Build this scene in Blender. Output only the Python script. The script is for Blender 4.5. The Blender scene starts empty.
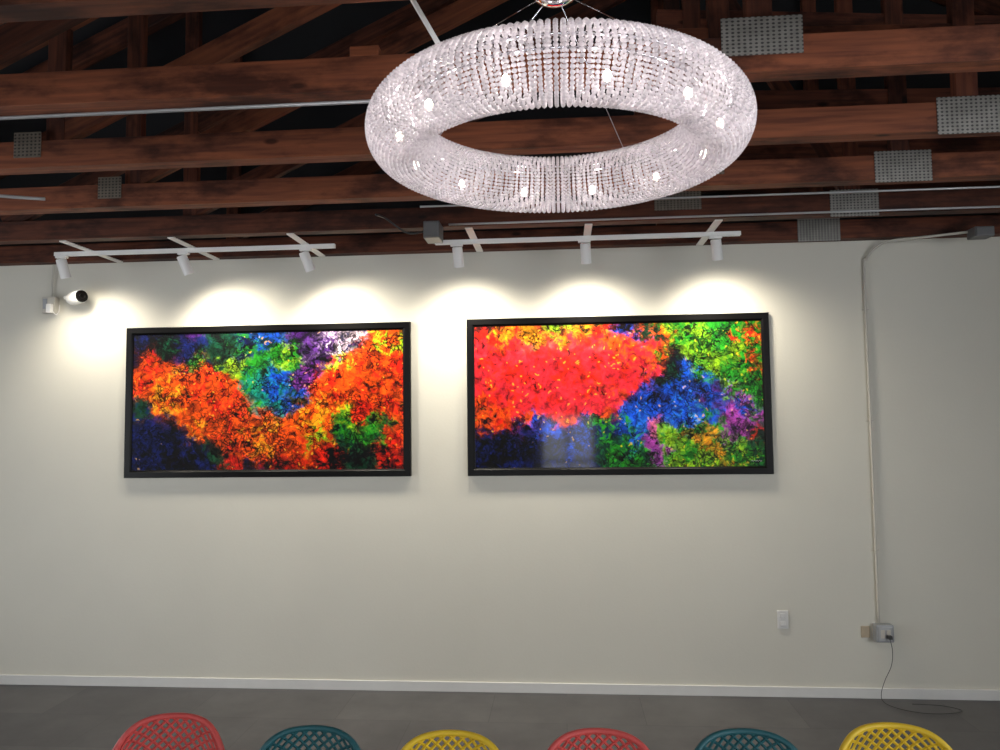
import bpy, bmesh, random
import numpy as np
from math import *
from mathutils import Vector, Matrix
random.seed(4)
S=bpy.context.scene
COL=S.collection
S.view_settings.view_transform='Standard'
WIN=9.0;SPOT=56;BULB=.85

def lin(c):
    return tuple(((v/255)/12.92 if v/255<=.04045 else ((v/255+.055)/1.055)**2.4) for v in c)
def mat(name,col,rough=.5,metal=0.,noise=0.,nscale=8.,stretch=(1,1,1),col2=None,bump=0.,coat=0.,spec=.5,bscale=None,band=.15):
    m=bpy.data.materials.new(name);m.use_nodes=True
    nt=m.node_tree;b=nt.nodes['Principled BSDF']
    c=lin(col);c2=lin(col2) if col2 else tuple(v*(1-noise) for v in c)
    tc=nt.nodes.new('ShaderNodeTexCoord');mp=nt.nodes.new('ShaderNodeMapping');mp.inputs['Scale'].default_value=stretch
    nt.links.new(tc.outputs['Object'],mp.inputs[0])
    n=nt.nodes.new('ShaderNodeTexNoise');n.inputs['Scale'].default_value=nscale;n.inputs['Detail'].default_value=6
    nt.links.new(mp.outputs[0],n.inputs['Vector'])
    r=nt.nodes.new('ShaderNodeValToRGB');r.color_ramp.elements[0].position=.5-band;r.color_ramp.elements[1].position=.5+band
    r.color_ramp.elements[0].color=(*c2,1);r.color_ramp.elements[1].color=(*c,1)
    nt.links.new(n.outputs['Fac'],r.inputs[0]);nt.links.new(r.outputs[0],b.inputs['Base Color'])
    b.inputs['Roughness'].default_value=rough;b.inputs['Metallic'].default_value=metal
    b.inputs['Coat Weight'].default_value=coat;b.inputs['Specular IOR Level'].default_value=spec
    if bump:
        n2=nt.nodes.new('ShaderNodeTexNoise');n2.inputs['Scale'].default_value=bscale or nscale*4
        nt.links.new(mp.outputs[0],n2.inputs['Vector'])
        bp=nt.nodes.new('ShaderNodeBump');bp.inputs['Strength'].default_value=bump;bp.inputs['Distance'].default_value=.01
        nt.links.new(n2.outputs['Fac'],bp.inputs['Height']);nt.links.new(bp.outputs[0],b.inputs['Normal'])
    return m
def emis(name,col,st):
    m=bpy.data.materials.new(name);m.use_nodes=True;b=m.node_tree.nodes['Principled BSDF']
    b.inputs['Base Color'].default_value=(*lin(col),1)
    b.inputs['Emission Color'].default_value=(*lin(col),1);b.inputs['Emission Strength'].default_value=st
    return m
def wood(name,stretch,c1,c2):
    m=bpy.data.materials.new(name);m.use_nodes=True;nt=m.node_tree;b=nt.nodes['Principled BSDF']
    tc=nt.nodes.new('ShaderNodeTexCoord');oi=nt.nodes.new('ShaderNodeObjectInfo')
    ad=nt.nodes.new('ShaderNodeVectorMath');ad.operation='ADD';sc=nt.nodes.new('ShaderNodeVectorMath');sc.operation='SCALE';sc.inputs[3].default_value=9.
    cx=nt.nodes.new('ShaderNodeCombineXYZ')
    for k in range(3): nt.links.new(oi.outputs['Random'],cx.inputs[k])
    nt.links.new(cx.outputs[0],sc.inputs[0]);nt.links.new(tc.outputs['Object'],ad.inputs[0]);nt.links.new(sc.outputs[0],ad.inputs[1])
    mp=nt.nodes.new('ShaderNodeMapping');mp.inputs['Scale'].default_value=stretch;nt.links.new(ad.outputs[0],mp.inputs[0])
    n=nt.nodes.new('ShaderNodeTexNoise');n.inputs['Scale'].default_value=3.;n.inputs['Detail'].default_value=8;n.inputs['Distortion'].default_value=.2
    nt.links.new(mp.outputs[0],n.inputs['Vector'])
    r=nt.nodes.new('ShaderNodeValToRGB');e=r.color_ramp.elements;e[0].position=.30;e[1].position=.68;e[0].color=(*lin(c2),1);e[1].color=(*lin(c1),1)
    nt.links.new(n.outputs['Fac'],r.inputs[0])
    # weather stains
    mp2=nt.nodes.new('ShaderNodeMapping');mp2.inputs['Scale'].default_value=(1.1,2.6,2.6);nt.links.new(ad.outputs[0],mp2.inputs[0])
    n2=nt.nodes.new('ShaderNodeTexNoise');n2.inputs['Scale'].default_value=2.1;n2.inputs['Detail'].default_value=7;n2.inputs['Roughness'].default_value=.6;nt.links.new(mp2.outputs[0],n2.inputs['Vector'])
    r2=nt.nodes.new('ShaderNodeValToRGB');e=r2.color_ramp.elements;e[0].position=.38;e[1].position=.52;e[0].color=(.28,.24,.24,1);e[1].color=(1,1,1,1)
    nt.links.new(n2.outputs['Fac'],r2.inputs[0])
    # knots
    vo=nt.nodes.new('ShaderNodeTexVoronoi');vo.inputs['Scale'].default_value=3.2
    mp3=nt.nodes.new('ShaderNodeMapping');mp3.inputs['Scale'].default_value=(.8,2,2);nt.links.new(ad.outputs[0],mp3.inputs[0]);nt.links.new(mp3.outputs[0],vo.inputs['Vector'])
    r3=nt.nodes.new('ShaderNodeValToRGB');e=r3.color_ramp.elements;e[0].position=.05;e[1].position=.10;e[0].color=(.25,.2,.18,1);e[1].color=(1,1,1,1)
    nt.links.new(vo.outputs['Distance'],r3.inputs[0])
    def mul(a,c):
        mx=nt.nodes.new('ShaderNodeMix');mx.data_type='RGBA';mx.blend_type='MULTIPLY';mx.inputs[0].default_value=1
        nt.links.new(a,mx.inputs[6]);nt.links.new(c,mx.inputs[7]);return mx.outputs[2]
    o=mul(mul(r.outputs[0],r2.outputs[0]),r3.outputs[0])
    mr=nt.nodes.new('ShaderNodeMapRange');mr.inputs[3].default_value=.6;mr.inputs[4].default_value=1.15;nt.links.new(oi.outputs['Random'],mr.inputs[0])
    mv=nt.nodes.new('ShaderNodeVectorMath');mv.operation='SCALE';nt.links.new(o,mv.inputs[0]);nt.links.new(mr.outputs[0],mv.inputs[3])
    nt.links.new(mv.outputs[0],b.inputs['Base Color'])
    b.inputs['Roughness'].default_value=.65;b.inputs['Specular IOR Level'].default_value=.3
    bp=nt.nodes.new('ShaderNodeBump');bp.inputs['Strength'].default_value=.12;bp.inputs['Distance'].default_value=.01;nt.links.new(n.outputs['Fac'],bp.inputs['Height']);nt.links.new(bp.outputs[0],b.inputs['Normal'])
    return m

M_wall=mat('painted_drywall',(208,204,191),.75,noise=.04,nscale=1.5,bump=.06,bscale=60)
M_upper=mat('black_painted_board',(26,26,29),.8,noise=.3,nscale=2)
M_base=mat('white_trim_paint',(214,212,208),.5,noise=.04)
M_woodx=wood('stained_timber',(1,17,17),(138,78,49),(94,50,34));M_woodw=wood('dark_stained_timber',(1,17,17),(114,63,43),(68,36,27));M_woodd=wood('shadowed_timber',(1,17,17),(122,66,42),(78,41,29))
M_ceil=mat('dark_roof_deck',(34,35,40),.85,noise=.35,nscale=3)
def plate_mat(name,lo,hi):
    m=bpy.data.materials.new(name);m.use_nodes=True;nt=m.node_tree;b=nt.nodes['Principled BSDF']
    tc=nt.nodes.new('ShaderNodeTexCoord');sx=nt.nodes.new('ShaderNodeSeparateXYZ');nt.links.new(tc.outputs['Object'],sx.inputs[0])
    def M(op,a,bv=None):
        n=nt.nodes.new('ShaderNodeMath');n.operation=op
        nt.links.new(a,n.inputs[0])
        if bv is not None:
            if isinstance(bv,(int,float)): n.inputs[1].default_value=bv
            else: nt.links.new(bv,n.inputs[1])
        return n.outputs[0]
    a=M('COSINE',M('MULTIPLY',sx.outputs[0],2*pi/.0186));c=M('COSINE',M('MULTIPLY',sx.outputs[2],2*pi/.015))
    s=M('MULTIPLY',M('GREATER_THAN',M('ADD',a,c),.8),.85)
    n=nt.nodes.new('ShaderNodeTexNoise');n.inputs['Scale'].default_value=22;nt.links.new(tc.outputs['Object'],n.inputs['Vector'])
    r=nt.nodes.new('ShaderNodeValToRGB');r.color_ramp.elements[0].color=(*lin(lo),1);r.color_ramp.elements[1].color=(*lin(hi),1);nt.links.new(n.outputs['Fac'],r.inputs[0])
    mx=nt.nodes.new('ShaderNodeMix');mx.data_type='RGBA';nt.links.new(s,mx.inputs[0]);nt.links.new(r.outputs[0],mx.inputs[6]);mx.inputs[7].default_value=(.03,.028,.028,1)
    nt.links.new(mx.outputs[2],b.inputs['Base Color']);b.inputs['Metallic'].default_value=.3;b.inputs['Roughness'].default_value=.45
    return m
M_plate=plate_mat('galvanised_plate',(112,109,104),(168,164,156));M_plate2=plate_mat('shaded_plate',(92,84,75),(138,128,114))  # second plate is a shaded copy: shadow put into its darker colour
M_pipe=mat('conduit_metal',(172,172,172),.4,.4,noise=.1)
M_white=mat('white_powder_coat',(230,228,224),.45,noise=.03)
M_black=mat('black_frame_lacquer',(9,8,8),.35,noise=.2,nscale=10,spec=.15)
M_chrome=mat('polished_chrome',(220,220,225),.08,1.,noise=.02)
M_cord=mat('black_cord_rubber',(40,40,40),.5,noise=.1)
M_grey=mat('grey_cast_box',(104,104,104),.4,.4,noise=.1)
M_lgrey=mat('light_grey_cast_box',(158,160,162),.4,.4,noise=.1)
M_brass=mat('tan_blank_plate',(172,156,132),.6,noise=.1,nscale=30)

# ---------- helpers
def link(ob,mt=None,parent=None,smooth=False):
    COL.objects.link(ob)
    if mt: ob.data.materials.append(mt)
    if parent is not None:
        ob.parent=parent;ob.matrix_parent_inverse=Matrix.Translation(-parent.location)
    if smooth:
        for p in ob.data.polygons:p.use_smooth=True
    return ob
def meshob(name,v,f,mt=None,parent=None,smooth=False):
    me=bpy.data.meshes.new(name);me.from_pydata([tuple(a) for a in v],[],f);me.update()
    return link(bpy.data.objects.new(name,me),mt,parent,smooth)
def bmob(name,bm,mt=None,parent=None,smooth=False):
    me=bpy.data.meshes.new(name);bm.to_mesh(me);bm.free()
    return link(bpy.data.objects.new(name,me),mt,parent,smooth)
def addbox(bm,x0,x1,y0,y1,z0,z1,rot=None,piv=None):
    r=bmesh.ops.create_cube(bm,size=1)['verts']
    M=Matrix.Translation(((x0+x1)/2,(y0+y1)/2,(z0+z1)/2))@Matrix.Diagonal((x1-x0,y1-y0,z1-z0,1))
    bmesh.ops.transform(bm,matrix=M,verts=r)
    if rot: bmesh.ops.rotate(bm,cent=piv or ((x0+x1)/2,(y0+y1)/2,(z0+z1)/2),matrix=rot,verts=r)
    return r
def box(name,x0,x1,y0,y1,z0,z1,mt,parent=None,bev=0.,rot=None,piv=None):
    bm=bmesh.new();addbox(bm,x0,x1,y0,y1,z0,z1,rot,piv)
    if bev: bmesh.ops.bevel(bm,geom=list(bm.edges),offset=bev,segments=2,affect='EDGES',profile=.5)
    return bmob(name,bm,mt,parent)
def empty(name,loc,label,cat,group=None):
    e=bpy.data.objects.new(name,None);e.location=loc;e.empty_display_size=.1;COL.objects.link(e)
    e["label"]=label;e["category"]=cat
    if group:e["group"]=group
    return e
def tag(o,label,cat,group=None):
    o["label"]=label;o["category"]=cat
    if group:o["group"]=group
    return o
def struct(o):
    o["kind"]="structure";return o
def crom(pts,n=8):
    P=[Vector(p) for p in pts];out=[]
    for i in range(len(P)-1):
        a=P[max(i-1,0)];b=P[i];c=P[i+1];d=P[min(i+2,len(P)-1)]
        for k in range(n):
            t=k/n
            out.append(.5*((2*b)+(c-a)*t+(2*a-5*b+4*c-d)*t*t+(3*b-a-3*c+d)*t**3))
    out.append(P[-1]);return out
def addtube(V,F,pts,rad,seg=8,closed=False,caps=True):
    n=len(pts);base=len(V);prev=None
    for i,p in enumerate(pts):
        if closed:t=pts[(i+1)%n]-pts[i-1]
        else:t=pts[min(i+1,n-1)]-pts[max(i-1,0)]
        t.normalize()
        if prev is None:
            a=Vector((0,0,1)) if abs(t.z)<.9 else Vector((1,0,0));u=t.cross(a).normalized()
        else:u=(prev-t*prev.dot(t)).normalized()
        prev=u;w=t.cross(u)
        r=rad[i] if isinstance(rad,(list,tuple)) else rad
        for k in range(seg):
            an=2*pi*k/seg;V.append(p+(u*cos(an)+w*sin(an))*r)
    for i in range(n if closed else n-1):
        for k in range(seg):
            a=base+i*seg+k;b=base+i*seg+(k+1)%seg;j=(i+1)%n
            F.append((a,b,base+j*seg+(k+1)%seg,base+j*seg+k))
    if caps and not closed:
        F.append(tuple(base+k for k in range(seg))[::-1]);F.append(tuple(base+(n-1)*seg+k for k in range(seg)))
def tube(name,pts,rad,mt,parent=None,seg=8,smooth=0,closed=False):
    P=crom(pts,smooth) if smooth else [Vector(p) for p in pts]
    V=[];F=[];addtube(V,F,P,rad,seg,closed)
    return meshob(name,V,F,mt,parent,True)
def lathe(name,prof,center,mt,parent=None,seg=32,rot=None):
    V=[];F=[];n=len(prof)
    for (r,z) in prof:
        for k in range(seg):
            a=2*pi*k/seg;v=Vector((r*cos(a),r*sin(a),z))
            if rot:v=rot@v
            V.append(v+Vector(center))
    for i in range(n-1):
        for k in range(seg):
            F.append((i*seg+k,i*seg+(k+1)%seg,(i+1)*seg+(k+1)%seg,(i+1)*seg+k))
    F.append(tuple(range(seg))[::-1]);F.append(tuple((n-1)*seg+k for k in range(seg)))
    o=meshob(name,V,F,mt,parent,True)
    m=o.modifiers.new('es','EDGE_SPLIT');m.split_angle=radians(40)
    return o

# ---------- camera
yw,pt,rl,FP,HC=radians(4.571),radians(3.606),radians(.670),767.6,1.711
f=Vector((-sin(yw)*cos(pt),cos(yw)*cos(pt),sin(pt)));rt=Vector((cos(yw),sin(yw),0));up=rt.cross(f)
rt,up=cos(rl)*rt-sin(rl)*up, sin(rl)*rt+cos(rl)*up
cd=bpy.data.cameras.new('camera');cam=bpy.data.objects.new('camera',cd);COL.objects.link(cam)
R=Matrix((rt,up,-f)).transposed()
cam.matrix_world=Matrix.Translation((0,0,HC))@R.to_4x4()
cd.sensor_width=36;cd.lens=FP/1000*36;cd.clip_start=.02
S.camera=cam

# ---------- room shell
XL,XR,YR=-5.2,4.2,-5.0
HT=6.2
struct(box('wall_far',XL,XR,5.0,5.12,0,2.955,M_wall))
struct(box('wall_upper',XL,XR,5.0,5.12,2.955,HT,M_upper))
M_win=emis('window_glow',(227,232,239),WIN)  # emissive panes; those on the side walls are added for room light
def window_light(n,fx,a,b,z0,z1):
    bm=bmesh.new()
    mid=(a+b)/2
    for q in [(a,a+.05,z0,z1),(b-.05,b,z0,z1),(a,b,z0,z0+.05),(a,b,z1-.05,z1),(mid-.025,mid+.025,z0,z1),(a,b,z0+(z1-z0)*.4,z0+(z1-z0)*.4+.05)]:
        addbox(bm,*fx(q[0],q[1],.03,.09),q[2],q[3])
    x=fx(mid,mid,.05,.05)
    e=struct(bpy.data.objects.new('window_light_%d'%n,None));e.location=(x[0],x[2],z0);COL.objects.link(e)
    struct(bmob('window_light_%d_frame'%n,bm,M_black,e))
    struct(box('window_light_%d_glass'%n,*fx(a,b,.092,.1),z0,z1,M_win,e))
def wall_with(name,fx,lo,hi,wins):
    bm=bmesh.new();xs=[lo]+[v for w in wins for v in w[:2]]+[hi]
    for i in range(0,len(xs),2): addbox(bm,*fx(xs[i],xs[i+1],0,.12),0,HT)
    for a,b,z0,z1 in wins:
        addbox(bm,*fx(a,b,0,.12),0,z0);addbox(bm,*fx(a,b,0,.12),z1,HT)
    struct(bmob(name,bm,M_wall))
fr=lambda a,b,d0,d1:(a,b,YR-d1,YR-d0)
fl=lambda a,b,d0,d1:(XL-d1,XL-d0,a,b)
fR=lambda a,b,d0,d1:(XR+d0,XR+d1,a,b)
WR=[(-3.05,-1.85,.5,2.9),(-.42,.65,.3,1.9)]
WL_add=[(1.0,3.0,.6,2.5)]  # unseen glowing window added to brighten the far wall's left side
WRt_add=[(-4.4,-1.6,.5,2.8),(-1.6+.5,1.4,.5,2.8)]  # unseen glowing windows added on the right to lift the room light
wall_with('wall_rear',fr,XL,XR,WR);wall_with('wall_left',fl,YR-.12,5.12,WL_add);wall_with('wall_right',fR,YR-.12,5.12,WRt_add)
k=1
for fx,W in ((fr,WR),(fl,WL_add),(fR,WRt_add)):
    for w_ in W: window_light(k,fx,*w_);k+=1

def floor_mat():
    m=bpy.data.materials.new('slate_tile');m.use_nodes=True;nt=m.node_tree;b=nt.nodes['Principled BSDF']
    tc=nt.nodes.new('ShaderNodeTexCoord')
    br=nt.nodes.new('ShaderNodeTexBrick');br.inputs['Scale'].default_value=1;br.inputs['Brick Width'].default_value=.9;br.inputs['Row Height'].default_value=.45
    br.inputs['Mortar Size'].default_value=.002;br.inputs['Color1'].default_value=(*lin((98,97,97)),1);br.inputs['Color2'].default_value=(*lin((86,85,86)),1)
    br.inputs['Mortar'].default_value=(*lin((76,75,75)),1)
    nt.links.new(tc.outputs['Object'],br.inputs['Vector'])
    n=nt.nodes.new('ShaderNodeTexNoise');n.inputs['Scale'].default_value=3;n.inputs['Detail'].default_value=10;n.inputs['Roughness'].default_value=.65
    nt.links.new(tc.outputs['Object'],n.inputs['Vector'])
    mx=nt.nodes.new('ShaderNodeMix');mx.data_type='RGBA';mx.blend_type='MULTIPLY';mx.inputs[0].default_value=.65
    nt.links.new(br.outputs['Color'],mx.inputs[6])
    rr=nt.nodes.new('ShaderNodeValToRGB');rr.color_ramp.elements[0].position=.3;rr.color_ramp.elements[1].position=.7;rr.color_ramp.elements[0].color=(.5,.5,.5,1);rr.color_ramp.elements[1].color=(1,1,1,1)
    nt.links.new(n.outputs['Fac'],rr.inputs[0]);nt.links.new(rr.outputs[0],mx.inputs[7])
    nt.links.new(mx.outputs[2],b.inputs['Base Color']);b.inputs['Roughness'].default_value=.5;b.inputs['Specular IOR Level'].default_value=.3
    return m
struct(box('floor',XL-.12,XR+.12,YR-.12,5.12,-.1,0,floor_mat()))
zl=lambda x:4.3+.47*(x+2.44)
PX=.25;zp=zl(PX)
x0=XL-.2;x1=XR+.2;zr=lambda x:zp-.47*(x-PX)
V=[];F=[]
for y in (YR-.15,5.15):
    for dz in (0,.1):
        V+= [(x0,y,zl(x0)+dz),(PX,y,zp+dz),(x1,y,zr(x1)+dz)]
F=[(0,1,7,6),(1,2,8,7),(3,9,10,4),(4,10,11,5),(0,3,4,1),(1,4,5,2),(6,7,10,9),(7,8,11,10),(0,6,9,3),(2,5,11,8)]
struct(meshob('ceiling',V,F,M_ceil))
struct(box('baseboard_far',XL,XR,4.987,5.0,0,.062,M_base,bev=.002))

# ---------- roof trusses
ZB=2.845;CH=.118;TT=.085
def member(name,p,q,w,y0,mt,parent,t=TT):
    p=Vector((p[0],0,p[1]));q=Vector((q[0],0,q[1]));d=q-p;L=d.length;a=-atan2(d.z,d.x)
    bm=bmesh.new();addbox(bm,0,L,0,t,-w/2,w/2)
    bmesh.ops.bevel(bm,geom=list(bm.edges),offset=.002,segments=1,affect='EDGES')
    me=bpy.data.meshes.new(name);bm.to_mesh(me);bm.free();o=bpy.data.objects.new(name,me);COL.objects.link(o)
    me.materials.append(mt)
    o.parent=parent;o.matrix_parent_inverse=Matrix.Translation(-parent.location)
    o.location=(p.x,y0,p.z);o.rotation_euler=(0,a,0);return o
def plate_mesh(mt,hw=.130,hh=.075):
    bm=bmesh.new();addbox(bm,-hw,hw,-.003,0,-hh,hh)
    i=-20
    while i<21:
        x=i*.0186+.0093;i+=1
        if abs(x)>hw-.006: continue
        for j in range(-6,7):
            z=j*.015+.0075+.003
            if abs(z)<hh-.004: addbox(bm,x-.0035,x+.0035,-.006,-.003,z-.0012,z+.0012)
    me=bpy.data.meshes.new('gusset_plate');bm.to_mesh(me);bm.free();me.materials.append(mt);return me
PM=plate_mesh(M_plate);PM2=plate_mesh(M_plate2);PM3=plate_mesh(M_plate2,.062,.056)
for ti,y in enumerate([1.27,1.88,2.49,3.10,3.71,4.32,4.91]):
    e=empty('roof_truss',(0,y,ZB),'red-brown stained timber roof truss with galvanised plates','roof truss','exposed roof trusses')
    member('bottom_chord',(XL+.005,ZB+CH/2),(XR-.005,ZB+CH/2),CH,y,M_woodx if ti<5 else M_woodd,e)
    member('top_chord',(XL+.05,zl(XL+.05)-.09),(PX,zp-.09),.12,y+.01,M_woodw,e,.07)
    member('top_chord',(PX,zp-.09),(XR-.05,zr(XR-.05)-.09),.12,y+.01,M_woodw,e,.07)
    zt=ZB+CH
    for xx in (-2.19,.67,1.63):
        ztop=(zl(xx) if xx<PX else zr(xx))-.12
        member('web_member',(xx,zt),(xx,ztop),.085,y+.02,M_woodw,e,.045)
    member('web_member',(-2.2,zt+.03),(.55,zt+.03+.47*2.75),.10,y+.0215,M_woodx if ti in(3,4) else M_woodw,e,.045)
    if ti in (3,5): member('web_member',(-3.37,zt),(.1,zt+.47*3.47),.10,y+.023,M_woodx if ti==3 else M_woodw,e,.045)
    if ti<3 or ti==5: member('web_member',(1.63,zt),(PX,zr(PX)-.15),.09,y+.0245,M_woodw,e,.045)
    if ti>=2: member('web_member',(.5,zt+.30),(XR-.8,zt+.20),.14,y+.027,M_woodx if ti==3 else M_woodw,e,.04)
    if ti in (4,6): member('web_member',(.5,zt+.72),(XR-.8,zt+.50),.14,y+.028,M_woodw,e,.04)
    if ti==2: member('timber_block',(-.70,zt+.018),(-.60,zt+.018),.036,y,M_woodx,e,.06)
    for xx in (-2.3,.67,1.63,2.9):
        if xx==-2.3 and ti not in (3,4): continue
        if xx==.67 and ti==6: continue
        g=bpy.data.objects.new('gusset_plate',PM3 if xx<0 else (PM2 if (xx==.67 and ti>3) else PM));COL.objects.link(g);g.parent=e;g.matrix_parent_inverse=Matrix.Translation(-e.location)
        g.location=(xx,y-.0005,2.905 if xx!=.67 else 2.955)
        if xx==-2.3: g.location.z=2.945
        if xx==.67: g.scale=(1,1,.85);g.location.z=2.962
    for p in e.children:
        if p.name.startswith('gusset'): p["label"]="perforated galvanised steel nail plate"

# ---------- conduits
tag(tube('electrical_conduit',[(XL+.02,2.57,ZB-.007),(-.3,2.57,ZB-.007)],.007,M_pipe),'thin metal conduit strapped under the timber truss','conduit')
tag(tube('electrical_conduit',[(-.72,3.9,ZB-.0),(XR-.02,3.9,ZB-.0)],.0055,M_pipe),'white metal conduit running under the timber trusses','conduit')
tag(tube('electrical_conduit',[(-.62,4.24,ZB-.009),(XR-.02,4.24,ZB-.009)],.006,M_pipe),'grey metal conduit running under the trusses from junction box','conduit')
tag(tube('electrical_conduit',[(XL+.02,3.0,ZB-.01),(-2.95,3.27,ZB-.012),(-2.68,3.42,ZB-.015),(-2.50,3.50,ZB-.014)],.008,M_pipe,smooth=6),'short bent white conduit under the trusses','conduit')
jb=empty('junction_box',(-.71,4.25,ZB),'grey metal junction box under timber truss','junction box')
box('box_body',-.755,-.665,4.18,4.33,ZB-.095,ZB,M_grey,jb,.004);box('box_cover',-.75,-.67,4.172,4.18,ZB-.09,ZB-.005,M_grey,jb,.002)
tube('cable_whip',[(-.76,4.22,ZB-.05),(-.85,4.2,ZB-.06),(-.95,4.1,ZB-.0),(-.98,4.0,ZB-.005)],.006,M_cord,jb,smooth=6)

wc=empty('wall_conduit',(1.93,4.985,.46),'grey metal conduit running up the wall to the ceiling box','conduit')
M_wpipe=mat('painted_conduit',(190,185,174),.6,.0,noise=.06)
tube('pipe',[(1.925,4.987,.46),(1.925,4.987,1.6),(1.925,4.987,2.62),(1.94,4.98,2.72),(1.99,4.96,2.79),(2.08,4.93,2.825),(2.25,4.88,2.83),(2.46,4.78,2.83)],.008,M_wpipe,wc,smooth=8)
for z in (.9,1.7,2.4):
    tube('pipe_strap',[(1.905,4.996,z),(1.913,4.976,z),(1.925,4.973,z),(1.937,4.976,z),(1.945,4.996,z)],.003,M_wpipe,wc,smooth=4)
cb=empty('junction_box',(2.53,4.75,ZB),'grey metal junction box at the end of the wall conduit','junction box')
box('box_body',2.46,2.57,4.70,4.80,ZB-.06,ZB,M_grey,cb,.005);box('box_cover',2.465,2.565,4.692,4.70,ZB-.055,ZB-.005,M_grey,cb,.002)
ob=empty('weatherproof_outlet',(1.94,4.96,.40),'grey surface-mounted metal outlet box with plug and cord','outlet')
box('outlet_box',1.89,1.995,4.94,5.0,.35,.455,M_lgrey,ob,.006)
box('cover_plate',1.9,1.985,4.934,4.941,.36,.445,M_pipe,ob,.003)
for dx in (-.018,.018):
    bm=bmesh.new();addbox(bm,1.943+dx-.011,1.943+dx+.011,4.93,4.935,.378,.427)
    for s in (-.005,.005):
        addbox(bm,1.943+dx+s-.0012,1.943+dx+s+.0012,4.9285,4.9305,.41,.42)
    bmob('receptacle',bm,M_wpipe,ob)
box('plug',1.945,1.970,4.90,4.93,.378,.40,M_cord,ob,.004)
tube('power_cord',[(1.958,4.915,.378),(1.968,4.91,.31),(1.962,4.92,.22),(1.925,4.93,.13),(1.90,4.93,.05),(1.905,4.9,.008),(1.96,4.80,.006),(2.08,4.74,.006),(2.22,4.75,.006),(2.30,4.80,.006),(2.22,4.87,.006),(2.06,4.89,.006)],.0019,M_cord,ob,smooth=8,seg=6)
o=box('wall_plate',1.82,1.872,4.992,5.0,.365,.435,M_brass,None,.002);tag(o,'small tan blank plate on the wall beside outlet','wall plate')
sw=empty('wall_outlet',(1.35,4.995,.47),'white plastic outlet cover plate on the wall','outlet')
box('plate',1.316,1.384,4.992,5.0,.414,.526,M_base,sw,.003)
for z in (.495,.445): box('socket_face',1.333,1.367,4.989,4.993,z-.014,z+.014,M_base,sw,.003)

sc=empty('security_camera',(-3.30,4.95,2.60),'small white security camera with black lens face','security camera')
lathe('mount_base',[(.028,0),(.028,.012),(.012,.016),(.010,.05)],(-3.37,5.0,2.60),M_white,sc,20,Matrix.Rotation(radians(90),3,'X'))
tube('mount_arm',[(-3.37,4.95,2.60),(-3.36,4.93,2.602),(-3.34,4.92,2.603)],.010,M_white,sc)
rc=Matrix.Rotation(radians(62),3,'Z')@Matrix.Rotation(radians(86),3,'X')
cc=(-3.25,4.90,2.594)
lathe('camera_body',[(.025,-.080),(.040,-.072),(.045,-.05),(.045,.040),(.042,.046)],cc,M_white,sc,28,rc)
lathe('camera_lens',[(.041,.046),(.040,.056),(.018,.060),(.015,.056)],cc,M_black,sc,28,rc)
bx=empty('surface_box',(-3.49,4.97,2.55),'white surface-mounted electrical box with conduit stub','electrical box')
box('box_body',-3.54,-3.445,4.95,5.0,2.50,2.615,M_wpipe,bx,.006)
box('socket_face',-3.53,-3.50,4.945,4.951,2.53,2.60,M_lgrey,bx,.002)
box('adapter',-3.49,-3.455,4.92,4.95,2.50,2.56,M_white,bx,.004)
tube('conduit_stub',[(-3.49,4.98,2.615),(-3.488,4.98,2.72),(-3.475,4.97,2.84)],.006,M_wpipe,bx,smooth=5)
tube('cable',[(-3.46,4.93,2.53),(-3.44,4.95,2.49),(-3.43,4.97,2.51),(-3.435,4.985,2.56)],.003,M_white,bx,smooth=6)

# ---------- track lights
M_lens=emis('lit_lens',(255,240,215),12)
ZT=ZB+.008
def track(xa,xb,heads,arms,label):
    e=empty('track_light',((xa+xb)/2,4.62,ZB),label,'track light','white ceiling track lights')
    bm=bmesh.new();addbox(bm,xa,xb,4.605,4.635,ZT-.034,ZT-.016)
    addbox(bm,xa,xb,4.605,4.611,ZT-.040,ZT-.034);addbox(bm,xa,xb,4.629,4.635,ZT-.040,ZT-.034)
    bmob('rail',bm,M_white,e)
    for x in arms: box('mounting_bar',x-.022,x+.022,4.35,4.96,ZT-.016,ZB-.0005,M_white,e,.002)
    for x,tx,en in heads:
        rot=Matrix.Rotation(radians(tx),3,'Y')@Matrix.Rotation(radians(19),3,'X')
        c=Vector((x,4.63,ZT-.118))
        h=lathe('lamp_head',[(.026,.062),(.031,.056),(.032,-.056),(.032,-.062),(.027,-.062),(.024,-.046)],c,M_white,e,28,rot)
        ad=box('track_adapter',x-.045,x+.03,4.607,4.633,ZT-.054,ZT-.040,M_white,None,.003)
        st=tube('swivel_stem',[(x-.0,4.62,ZT-.05),(x,4.62,ZT-.085)],.009,M_white)
        d=rot@Vector((0,0,-1))
        ln=lathe('lens',[(.023,-.045),(.023,-.050)],c,M_lens,None,24,rot)
        for q in (ad,st,ln): q.parent=h
        L=bpy.data.lights.new('spot','SPOT');L.energy=SPOT*en;L.color=(1,.92,.775);L.spot_size=radians(144);L.spot_blend=1.;L.shadow_soft_size=.09
        lo=bpy.data.objects.new('spot_lamp',L);COL.objects.link(lo)
        lo.location=c+d*.07
        lo.rotation_euler=Vector((d.x,d.y,d.z)).to_track_quat('-Z','Y').to_euler()
track(-3.22,-1.39,[(-3.17,-6,.75),(-2.36,-17,1),(-1.57,-17,1)],[-2.99,-2.31,-1.58],'white ceiling track with three cylindrical spotlights over orange painting')
track(-.76,1.08,[(-.62,-3,1),(.16,-2,1),(.94,-8,.9)],[-.52,.17,.90],'white ceiling track with three cylindrical spotlights over red painting')

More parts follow.
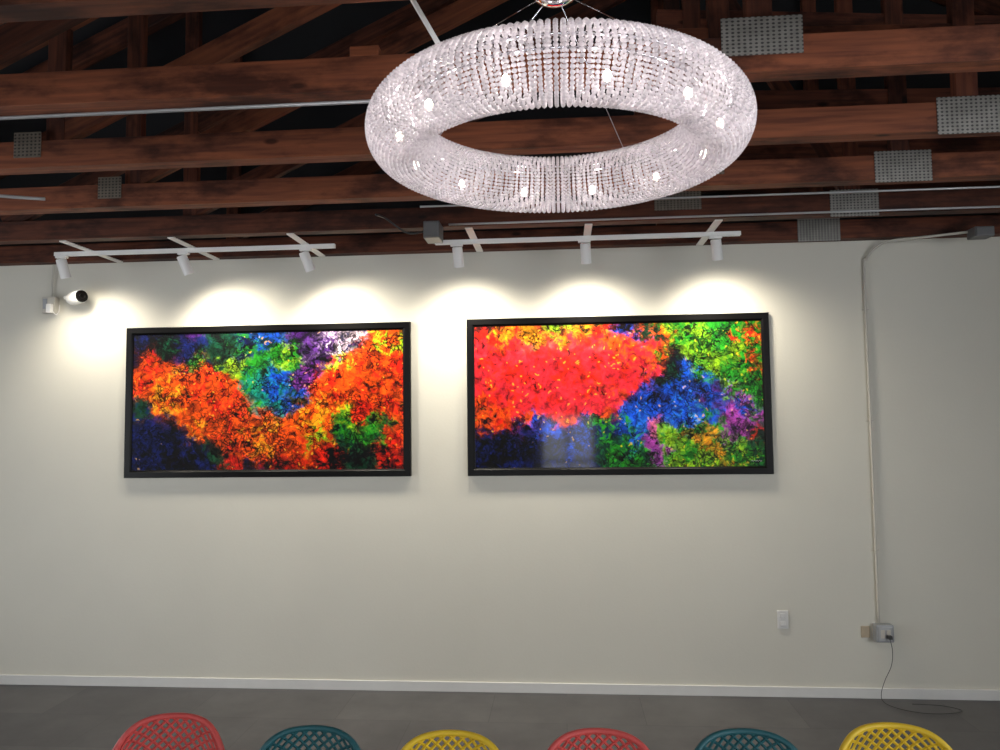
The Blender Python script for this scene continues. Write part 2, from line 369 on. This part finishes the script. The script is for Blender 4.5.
# ---------- paintings
def vnoise(X,Y,s,seed):
    r=np.random.default_rng(seed);G=r.random((128,128))
    x=X/s+7;y=Y/s+7;xi=np.floor(x).astype(int);yi=np.floor(y).astype(int);fx=x-xi;fy=y-yi
    fx=fx*fx*(3-2*fx);fy=fy*fy*(3-2*fy)
    g=lambda a,b:G[a%128,b%128]
    return (g(xi,yi)*(1-fx)+g(xi+1,yi)*fx)*(1-fy)+(g(xi,yi+1)*(1-fx)+g(xi+1,yi+1)*fx)*fy
def fbm(X,Y,s,seed,o=4,ps=.55):
    t=0;a=1;n=0
    for k in range(o): t=t+a*(vnoise(X,Y,s/2**k,seed+k)-.5);n+=a;a*=ps
    return t/n*2
def voro(X,Y,s,seed):
    r=np.random.default_rng(seed);J=r.random((256,256,3))
    x=X/s+5;y=Y/s+5;xi=np.floor(x).astype(int);yi=np.floor(y).astype(int)
    d1=np.full(X.shape,9.);d2=np.full(X.shape,9.);idv=np.zeros(X.shape)
    for a in (-1,0,1):
        for b in (-1,0,1):
            j=J[(xi+a)%256,(yi+b)%256];d=np.hypot(xi+a+j[...,0]-x,yi+b+j[...,1]-y)
            c=d<d1;d2=np.where(c,d1,np.minimum(d2,d));idv=np.where(c,j[...,2],idv);d1=np.where(c,d,d1)
    return d1,d2-d1,idv
OR=(255,84,8);RD=(230,32,12);YO=(250,160,16);BK=(8,8,14);DB=(12,26,92);PU=(84,34,124);GR=(36,150,30);DG=(8,66,40);TE=(8,140,124);BL=(14,78,214);PK=(235,110,155);YG=(150,205,26);WH=(225,200,215);RP=(240,40,54);MG=(180,66,175)
PL=[(12,8,18,BK,DB),(38,14,18,BK,DG),(62,18,18,DB,BK),(85,12,16,DG,BK),(108,10,15,DB,GR),(62,6,10,PU,BK),(128,12,14,DG,BL),(26,34,13,OR,RD),(12,40,13,OR,RD),(42,50,18,OR,YO),(60,62,20,OR,RD),(28,68,15,OR,YO),(8,76,10,DG,DB),(50,78,14,OR,YO),
 (82,46,14,OR,RD),(70,34,10,GR,DG),(96,30,12,YG,DG),(88,68,18,OR,RD),(12,100,18,DB,BK),(36,106,18,BK,DB),(20,126,20,BK,DB),(60,122,20,BK,DB),(68,94,15,OR,YO),(92,90,17,OR,RD),(84,122,14,DG,BK),(112,106,19,OR,RD),(135,104,20,OR,YO),(160,108,20,OR,RD),(96,130,12,RD,BK),
 (118,136,14,BK,DB),(150,138,14,BK,RD),(128,62,16,TE,GR),(142,52,16,BL,TE),(146,68,12,TE,BL),(115,48,11,GR,TE),(125,34,12,GR,DG),(148,28,14,GR,YG),(165,42,12,PU,MG),(162,68,13,DG,BL),(172,86,16,OR,YO),
 (170,8,14,BK,PU),(192,14,14,PU,WH),(212,10,11,WH,DB),(180,28,10,BK,PU),(205,32,13,OR,YG),(190,54,14,RD,OR),(212,60,17,OR,RD),(235,30,17,OR,RD),(250,14,14,OR,YG),(240,56,18,OR,RD),(258,40,16,RD,OR),(262,80,16,OR,RD),
 (190,80,16,OR,YO),(182,106,13,OR,YG),(208,92,12,GR,YG),(205,112,12,DG,GR),(228,82,14,RD,OR),(240,100,13,GR,DG),(262,112,15,RD,OR),(190,128,14,BK,RD),(220,130,16,BK,DG),(248,130,14,BK,RD)]
PR=[(15,6,14,RD,BK),(30,16,16,RD,YO),(55,8,14,YO,BK),(85,6,13,YG,BK),(110,8,14,YO,RD),(100,20,11,RP,YO),(135,8,12,RD,GR),(160,8,12,BK,BL),(150,22,12,RP,OR),(10,40,16,RP,RD),(35,48,28,RP,RD),(70,42,28,RP,RD),(105,46,26,RP,RD),(135,42,20,RP,RD),(55,75,20,RP,RD),(90,72,20,RP,RD),(125,70,15,RP,OR),(165,36,16,RP,OR),(155,58,12,RP,RD),
 (20,72,16,RD,OR),(12,90,12,OR,BK),(35,90,12,RD,OR),(60,94,10,OR,BL),(95,92,9,OR,RD),(130,86,9,RP,OR),(15,125,18,BK,DB),(40,112,18,BK,DB),(50,132,18,BK,DB),(72,110,15,BL,DB),(85,128,17,DB,BK),(105,112,17,BL,DB),(115,132,16,DB,BK),(135,108,13,DB,GR),
 (145,126,14,DG,GR),(160,110,13,BL,GR),(172,92,15,BL,(30,110,220)),(165,78,14,BL,DB),(190,84,18,BL,DB),(212,88,16,BL,(40,140,220)),(232,76,15,BL,PU),(205,66,15,BK,BL),(198,50,16,BK,DG),(188,40,9,OR,GR),(212,52,12,BL,DG),
 (182,12,13,DG,OR),(205,14,15,GR,YG),(228,16,16,GR,YG),(250,10,15,GR,DG),(270,10,14,GR,RD),(215,34,13,YG,GR),(240,36,16,YG,GR),(262,34,13,GR,YG),(232,54,12,GR,BL),(258,56,14,GR,YG),(282,44,10,GR,RD),(282,70,10,GR,BK),
 (182,124,12,MG,PU),(185,106,9,PK,MG),(200,118,12,YG,GR),(222,112,13,GR,YO),(215,134,14,GR,YG),(240,126,14,YO,GR),(232,98,11,GR,BL),(265,86,12,MG,BL),(272,104,11,MG,PU),(258,116,12,GR,MG),(262,128,14,GR,YG),(280,132,12,DG,GR),(168,138,12,GR,DG),(282,112,10,DG,RD)]
def make_canvas(name,x0,x1,z0,z1,ctrl,W,H,seed,parent,vein,gain):
    nx=720;ny=int(nx*H/W)
    gx,gy=np.meshgrid(np.linspace(0,W,nx),np.linspace(0,H,ny))
    wx=gx+fbm(gx,gy,34,seed,6,.7)*20;wy=gy+fbm(gx,gy,34,seed+20,6,.7)*20
    sx_=gx+fbm(gx,gy,10,seed+11,4,.6)*5;sy_=gy+fbm(gx,gy,10,seed+31,4,.6)*5
    d1,e1,i1=voro(sx_,sy_,3.3,seed+3)
    best=np.full(gx.shape,1e9);A=np.zeros(gx.shape+(3,));B=np.zeros(gx.shape+(3,));SA=np.zeros(gx.shape+(3,));SB=np.zeros(gx.shape+(3,));SW=np.zeros(gx.shape+(1,))
    for k,(cx,cy,r,c1,c2) in enumerate(ctrl):
        am=.5 if c1 in (TE,BL) and vein==1 else 1.0
        d=np.hypot(wx-cx,wy-cy)/r+am*fbm(sx_,sy_,10.,seed+200+7*k,5,.72)+.16*np.modf(i1*(17.3+k*3.7))[0]
        if c1==RP: d=d-.34
        if c1==OR: d=d-.08
        if c1 in (TE,BL): d=d-.08
        l1=np.array(lin(c1));l2=np.array(lin(c2))
        c=(d<best)[...,None];best=np.minimum(best,d)
        A=np.where(c,l1,A);B=np.where(c,l2,B)
        w=np.exp(-4.5*d)[...,None];SA+=w*l1;SB+=w*l2;SW+=w
    A=A*.4+.6*SA/SW;B=B*.4+.6*SB/SW
    d2,e2,i2=voro(sx_+1.7,sy_*1.1,7.,seed+5)
    n1=fbm(sx_,sy_,9,seed+40,5,.75)
    mixf=np.clip(.32+(i1-.5)*.7+n1*2.2,0,1)[...,None]
    C=A*(1-mixf)+B*mixf
    C=C*np.clip(.84+.4*(i1-.5)+.8*fbm(sx_,sy_,5,seed+90,3,.6),.2,1.5)[...,None]
    red=np.clip((C[...,0]-C[...,1]*2.5-.2)*3,0,1) if vein<1 else 0
    den=np.clip(.45+fbm(gx,gy,18,seed+60,5,.75)*2.4,0,1)*(1-.72*red)
    sm=lambda t:np.clip(t,0,1)**2*(3-2*np.clip(t,0,1))
    lace=sm(1-e1/(.10+.42*den))*(.10+.90*den)
    C=C*(1-.94*lace)[...,None]
    lace2=sm(1-e2/.2)*np.clip(.25+fbm(gx,gy,16,seed+70,5,.7)*3,0,1)*(1-.7*red);C=C*(1-.92*lace2)[...,None]
    rid=1-np.abs(fbm(sx_,sy_,14,seed+300,4,.6))*9
    C=C*(1-.7*np.clip(rid,0,1)*(1-.6*red))[...,None]
    lum=np.clip(C.max(-1)*1.2,0,1)
    fl=sm((.32-d1)*8)*((i1>.94)&(lum>.12))*.5;C=C*(1-fl[...,None])+fl[...,None]*np.array(lin((255,200,50)))
    fk=np.clip((fbm(sx_,sy_,7,seed+80,5,.7)-(.25+.18*red))*6,0,1)[...,None];C=C*(1-.94*fk)
    C=np.clip(C*gain,0,1)
    xs=x0+(x1-x0)*gx/W;zs=z1-(z1-z0)*gy/H
    Vv=np.stack([xs.ravel(),np.full(xs.size,4.980),zs.ravel()],1)
    idx=np.arange(nx*ny).reshape(ny,nx)
    Fq=np.stack([idx[:-1,:-1],idx[1:,:-1],idx[1:,1:],idx[:-1,1:]],-1).reshape(-1,4)
    me=bpy.data.meshes.new(name);me.vertices.add(len(Vv));me.vertices.foreach_set('co',Vv.ravel())
    me.loops.add(Fq.size);me.loops.foreach_set('vertex_index',Fq.ravel())
    me.polygons.add(len(Fq));me.polygons.foreach_set('loop_start',np.arange(0,Fq.size,4));me.polygons.foreach_set('loop_total',np.full(len(Fq),4))
    me.update(calc_edges=True)
    at=me.color_attributes.new('paint','FLOAT_COLOR','POINT')
    at.data.foreach_set('color',np.concatenate([C.reshape(-1,3),np.ones((C.size//3,1))],1).ravel().astype(np.float32))
    return link(bpy.data.objects.new(name,me),M_paint,parent)
M_paint=bpy.data.materials.new('abstract_paint');M_paint.use_nodes=True
nt=M_paint.node_tree;b=nt.nodes['Principled BSDF'];a=nt.nodes.new('ShaderNodeAttribute');a.attribute_name='paint'
nt.links.new(a.outputs['Color'],b.inputs['Base Color']);b.inputs['Roughness'].default_value=.6
b.inputs['Coat Weight'].default_value=.36;b.inputs['Coat Roughness'].default_value=.06;b.inputs['Specular IOR Level'].default_value=.1
def frame(name,x0,x1,z0,z1,w,parent):
    prof=[(0,5.0),(0,4.974),(.004,4.968),(w-.012,4.968),(w-.008,4.971),(w,4.976),(w,5.0)]
    V=[];F=[];n=len(prof)
    for (d,y) in prof:
        V+= [(x0+d,y,z0+d),(x1-d,y,z0+d),(x1-d,y,z1-d),(x0+d,y,z1-d)]
    for i in range(n):
        j=(i+1)%n
        for k in range(4): F.append((i*4+k,i*4+(k+1)%4,j*4+(k+1)%4,j*4+k))
    o=meshob(name,V,F,M_black,parent);bm=bmesh.new();bm.from_mesh(o.data);bmesh.ops.recalc_face_normals(bm,faces=bm.faces);bm.to_mesh(o.data);bm.free();return o
p1=empty('painting',(-1.968,4.975,1.373),'abstract orange and dark blue painting in black frame','painting','framed abstract paintings')
frame('picture_frame',-2.944,-.988,1.373,2.388,.050,p1)
make_canvas('canvas',-2.896,-1.036,1.421,2.340,PL,268,140,100,p1,1,1.05)["label"]="abstract canvas of orange bands, teal blot and dark corners"
p2=empty('painting',(.352,4.975,1.375),'abstract red, green and blue painting in black frame','painting','framed abstract paintings')
frame('picture_frame',-.615,1.322,1.373,2.396,.050,p2)
make_canvas('canvas',-.567,1.274,1.421,2.348,PR,290,146,500,p2,.5,1.02)["label"]="abstract canvas of red field with blue and green patches"
tube('signature',[(1.185+i*.006,4.9790,1.455+.006*sin(i*2.3)+.002*(i%3)) for i in range(12)],.0012,M_pipe,p2,seg=5,smooth=3)

# ---------- chandelier
CX,CY,CZ,RR,rr_=0.0,1.997,2.468,.415,.083
ch=empty('chandelier',(CX,CY,CZ),'ring-shaped crystal bead chandelier with glowing bulbs','chandelier')
def crystal_mat():
    m=bpy.data.materials.new('crystal_beads');m.use_nodes=True;nt=m.node_tree;nt.nodes.clear()
    out=nt.nodes.new('ShaderNodeOutputMaterial')
    at=nt.nodes.new('ShaderNodeAttribute');at.attribute_name='tint'
    gl=nt.nodes.new('ShaderNodeBsdfGlossy');gl.inputs['Roughness'].default_value=.22
    tr=nt.nodes.new('ShaderNodeBsdfTranslucent');df=nt.nodes.new('ShaderNodeBsdfDiffuse');tp=nt.nodes.new('ShaderNodeBsdfTransparent');tp.inputs[0].default_value=(.97,.95,.97,1)
    for n in (tr,df): nt.links.new(at.outputs['Color'],n.inputs['Color'])
    def mix(a,b,f):
        x=nt.nodes.new('ShaderNodeMixShader');x.inputs[0].default_value=f;nt.links.new(a.outputs[0],x.inputs[1]);nt.links.new(b.outputs[0],x.inputs[2]);return x
    s=mix(tr,df,.4);s=mix(s,gl,.16);s=mix(s,tp,.24)
    nt.links.new(s.outputs[0],out.inputs[0]);return m
bm=bmesh.new();bmesh.ops.create_icosphere(bm,subdivisions=1,radius=1.);bv=np.array([v.co[:] for v in bm.verts]);bf=np.array([[v.index for v in q.verts] for q in bm.faces]);bm.free()
NS,NP=180,48
VV=[];TT_=[];
for i in range(NS):
    a=2*pi*i/NS
    er=np.array([cos(a),sin(a),0]);et=np.array([-sin(a),cos(a),0]);ez=np.array([0,0,1.])
    ts=.70+.05*((i*7)%3-1)
    for j in range(NP):
        ph=2*pi*j/NP
        rx=(RR+rr_*cos(ph));c=np.array([CX,CY,CZ])+er*rx+ez*rr_*sin(ph)
        n_=er*cos(ph)+ez*sin(ph);tt=-er*sin(ph)+ez*cos(ph)
        wt=rx*2*pi/NS*.395
        Mx=np.stack([et*wt,tt*.0056,n_*.0054])
        VV.append(bv@Mx+c);t=ts+random.choice([-.04,0,.04,.08])
        TT_.append(np.tile([t,t*.955,t*.985,1.],(len(bv),1)))
VV=np.array(VV).reshape(-1,3);TT_=np.array(TT_).reshape(-1,4)
nb=NS*NP;FF=(bf[None]+(np.arange(nb)*len(bv))[:,None,None]).reshape(-1,3)
me=bpy.data.meshes.new('crystal_strands');me.vertices.add(len(VV));me.vertices.foreach_set('co',VV.ravel())
me.loops.add(FF.size);me.loops.foreach_set('vertex_index',FF.ravel());me.polygons.add(len(FF));me.polygons.foreach_set('loop_start',np.arange(0,FF.size,3));me.polygons.foreach_set('loop_total',np.full(len(FF),3))
me.update(calc_edges=True)
at=me.color_attributes.new('tint','FLOAT_COLOR','POINT');at.data.foreach_set('color',TT_.ravel().astype(np.float32))
o=link(bpy.data.objects.new('crystal_strands',me),crystal_mat(),ch,True);o["kind"]="stuff";o["label"]="strands of clear faceted crystal beads wrapped around ring"
V=[];F=[]
for (r,z) in ((RR+.03,.05),(RR-.03,.05)):
    addtube(V,F,[Vector((CX+r*cos(2*pi*k/72),CY+r*sin(2*pi*k/72),CZ+z)) for k in range(72)],.004,6,True)
meshob('frame_ring',V,F,M_chrome,ch,True)
M_bulb=emis('glowing_bulb',(255,236,212),16)
for k in range(12):
    a=2*pi*(k+.5)/12;x,y=CX+RR*cos(a),CY+RR*sin(a)
    lathe('bulb',[(.003,-.012),(.008,-.009),(.010,-.002),(.008,.007),(.004,.012)],(x,y,CZ-.025),M_bulb,ch,12)
    L=bpy.data.lights.new('bulb_light','POINT');L.energy=BULB;L.color=(1,.94,.91);L.shadow_soft_size=.012
    lo=bpy.data.objects.new('bulb_light',L);COL.objects.link(lo);lo.location=(x,y,CZ-.006)
lathe('canopy',[(.01,-.042),(.03,-.038),(.05,-.028),(.062,-.014),(.066,0)],(CX,1.945,ZB),M_chrome,ch,40)
for k in range(4):
    a=radians(60+90*k)
    tube('suspension_wire',[(CX+.03*cos(a),1.945+.03*sin(a),ZB-.03),(CX+RR*cos(a),CY+RR*sin(a),CZ+rr_-.002)],.0013,M_chrome,ch,6)
tag(tube('hanging_rod',[(-.60,2.24,3.31),(-.31,2.24,2.78)],.008,M_white),'thin white metal rod hanging between roof timbers','rod')

# ---------- chairs
def plastic(name,c): return mat(name,c,.5,noise=.05,nscale=20)
mats=[plastic('coral_plastic',(202,80,76)),plastic('teal_plastic',(32,86,92)),plastic('yellow_plastic',(218,182,42))]
def lattice(name,fn,nu,nv,th,mt,parent,rimr):
    V=[];ids={};F=[]
    def g(i,j):
        if (i,j) not in ids: ids[(i,j)]=len(V);V.append(fn(2*i/nu-1,j/nv))
        return ids[(i,j)]
    for i in range(0,nu+1):
        for j in range(0,nv+1):
            if (i+j)%2:
                q=[(i-1,j),(i,j-1),(i+1,j),(i,j+1)]
                q=[p for p in q if 0<=p[0]<=nu and 0<=p[1]<=nv]
                if len(q)>=3:F.append(tuple(g(*p) for p in q))
    o=meshob(name,V,F,mt,parent)
    bmx=bmesh.new();bmx.from_mesh(o.data)
    bmesh.ops.wireframe(bmx,faces=list(bmx.faces),thickness=th,offset=0.,use_replace=True,use_boundary=True,use_even_offset=True)
    V2=[];F2=[]
    L=[fn(-1,k/20) for k in range(20)]+[fn(2*k/60-1,1) for k in range(60)]+[fn(1,1-k/20) for k in range(20)]+[fn(1-2*k/30,0) for k in range(30)]
    addtube(V2,F2,[Vector(p) for p in L],rimr,10,True)
    vs=[bmx.verts.new(p) for p in V2]
    for q in F2:
        fc=bmx.faces.new([vs[k] for k in q]);fc.smooth=True
    bmx.to_mesh(o.data);bmx.free();return o
def back(u,v):
    ztop=.810-.022*u*u-.062*abs(u)**5
    z=.47+(ztop-.47)*v
    w=.188-.024*v
    return Vector((u*w,.17+.09*v-.055*u*u,z))
def seat(u,v):
    w=.178+.02*v*(1-v)*4-.015*v
    s=.18-.40*v
    return Vector((u*w*(1-.12*abs(2*v-1)**6),s,.455-.012*(1-u*u)*sin(pi*v)-.01*v+(.02*u**4)))
chairs=[(-1.20,2.375,4,0),(-.75,2.30,0,1),(-.335,2.285,0,2),(.09,2.32,0,0),(.51,2.34,0,1),(.935,2.405,-3,2)]
names=['coral red','dark teal','mustard yellow']
def build_chair(mi):
    e=empty('dining_chair',(0,0,0),'%s plastic chair with diamond lattice backrest'%names[mi],'chair','row of coloured plastic chairs')
    lattice('backrest',back,22,26,.0085,mats[mi],e,.009)
    lattice('seat',seat,18,18,.009,mats[mi],e,.009)
    for sx in (-1,1):
        for sy,yt in ((-1,-.15),(1,.15)):
            tube('leg',[(sx*.15,yt,.45),(sx*.165,yt+sy*.03,.2),(sx*.175,yt+sy*.05,0.0)],[.017,.014,.011],mats[mi],e,10)
    return e
protos={}
for (x,y,rz,mi) in chairs:
    if mi not in protos:
        e=build_chair(mi);protos[mi]=e
    else:
        s=protos[mi];e=s.copy();COL.objects.link(e)
        for c in s.children:
            d=c.copy();COL.objects.link(d);d.parent=e
    e.location=(x,y-.26,0);e.rotation_euler=(0,0,radians(rz))

w=bpy.data.worlds.new('world');S.world=w;w.use_nodes=True;w.node_tree.nodes['Background'].inputs[0].default_value=(.6,.7,.9,1);w.node_tree.nodes['Background'].inputs[1].default_value=.5
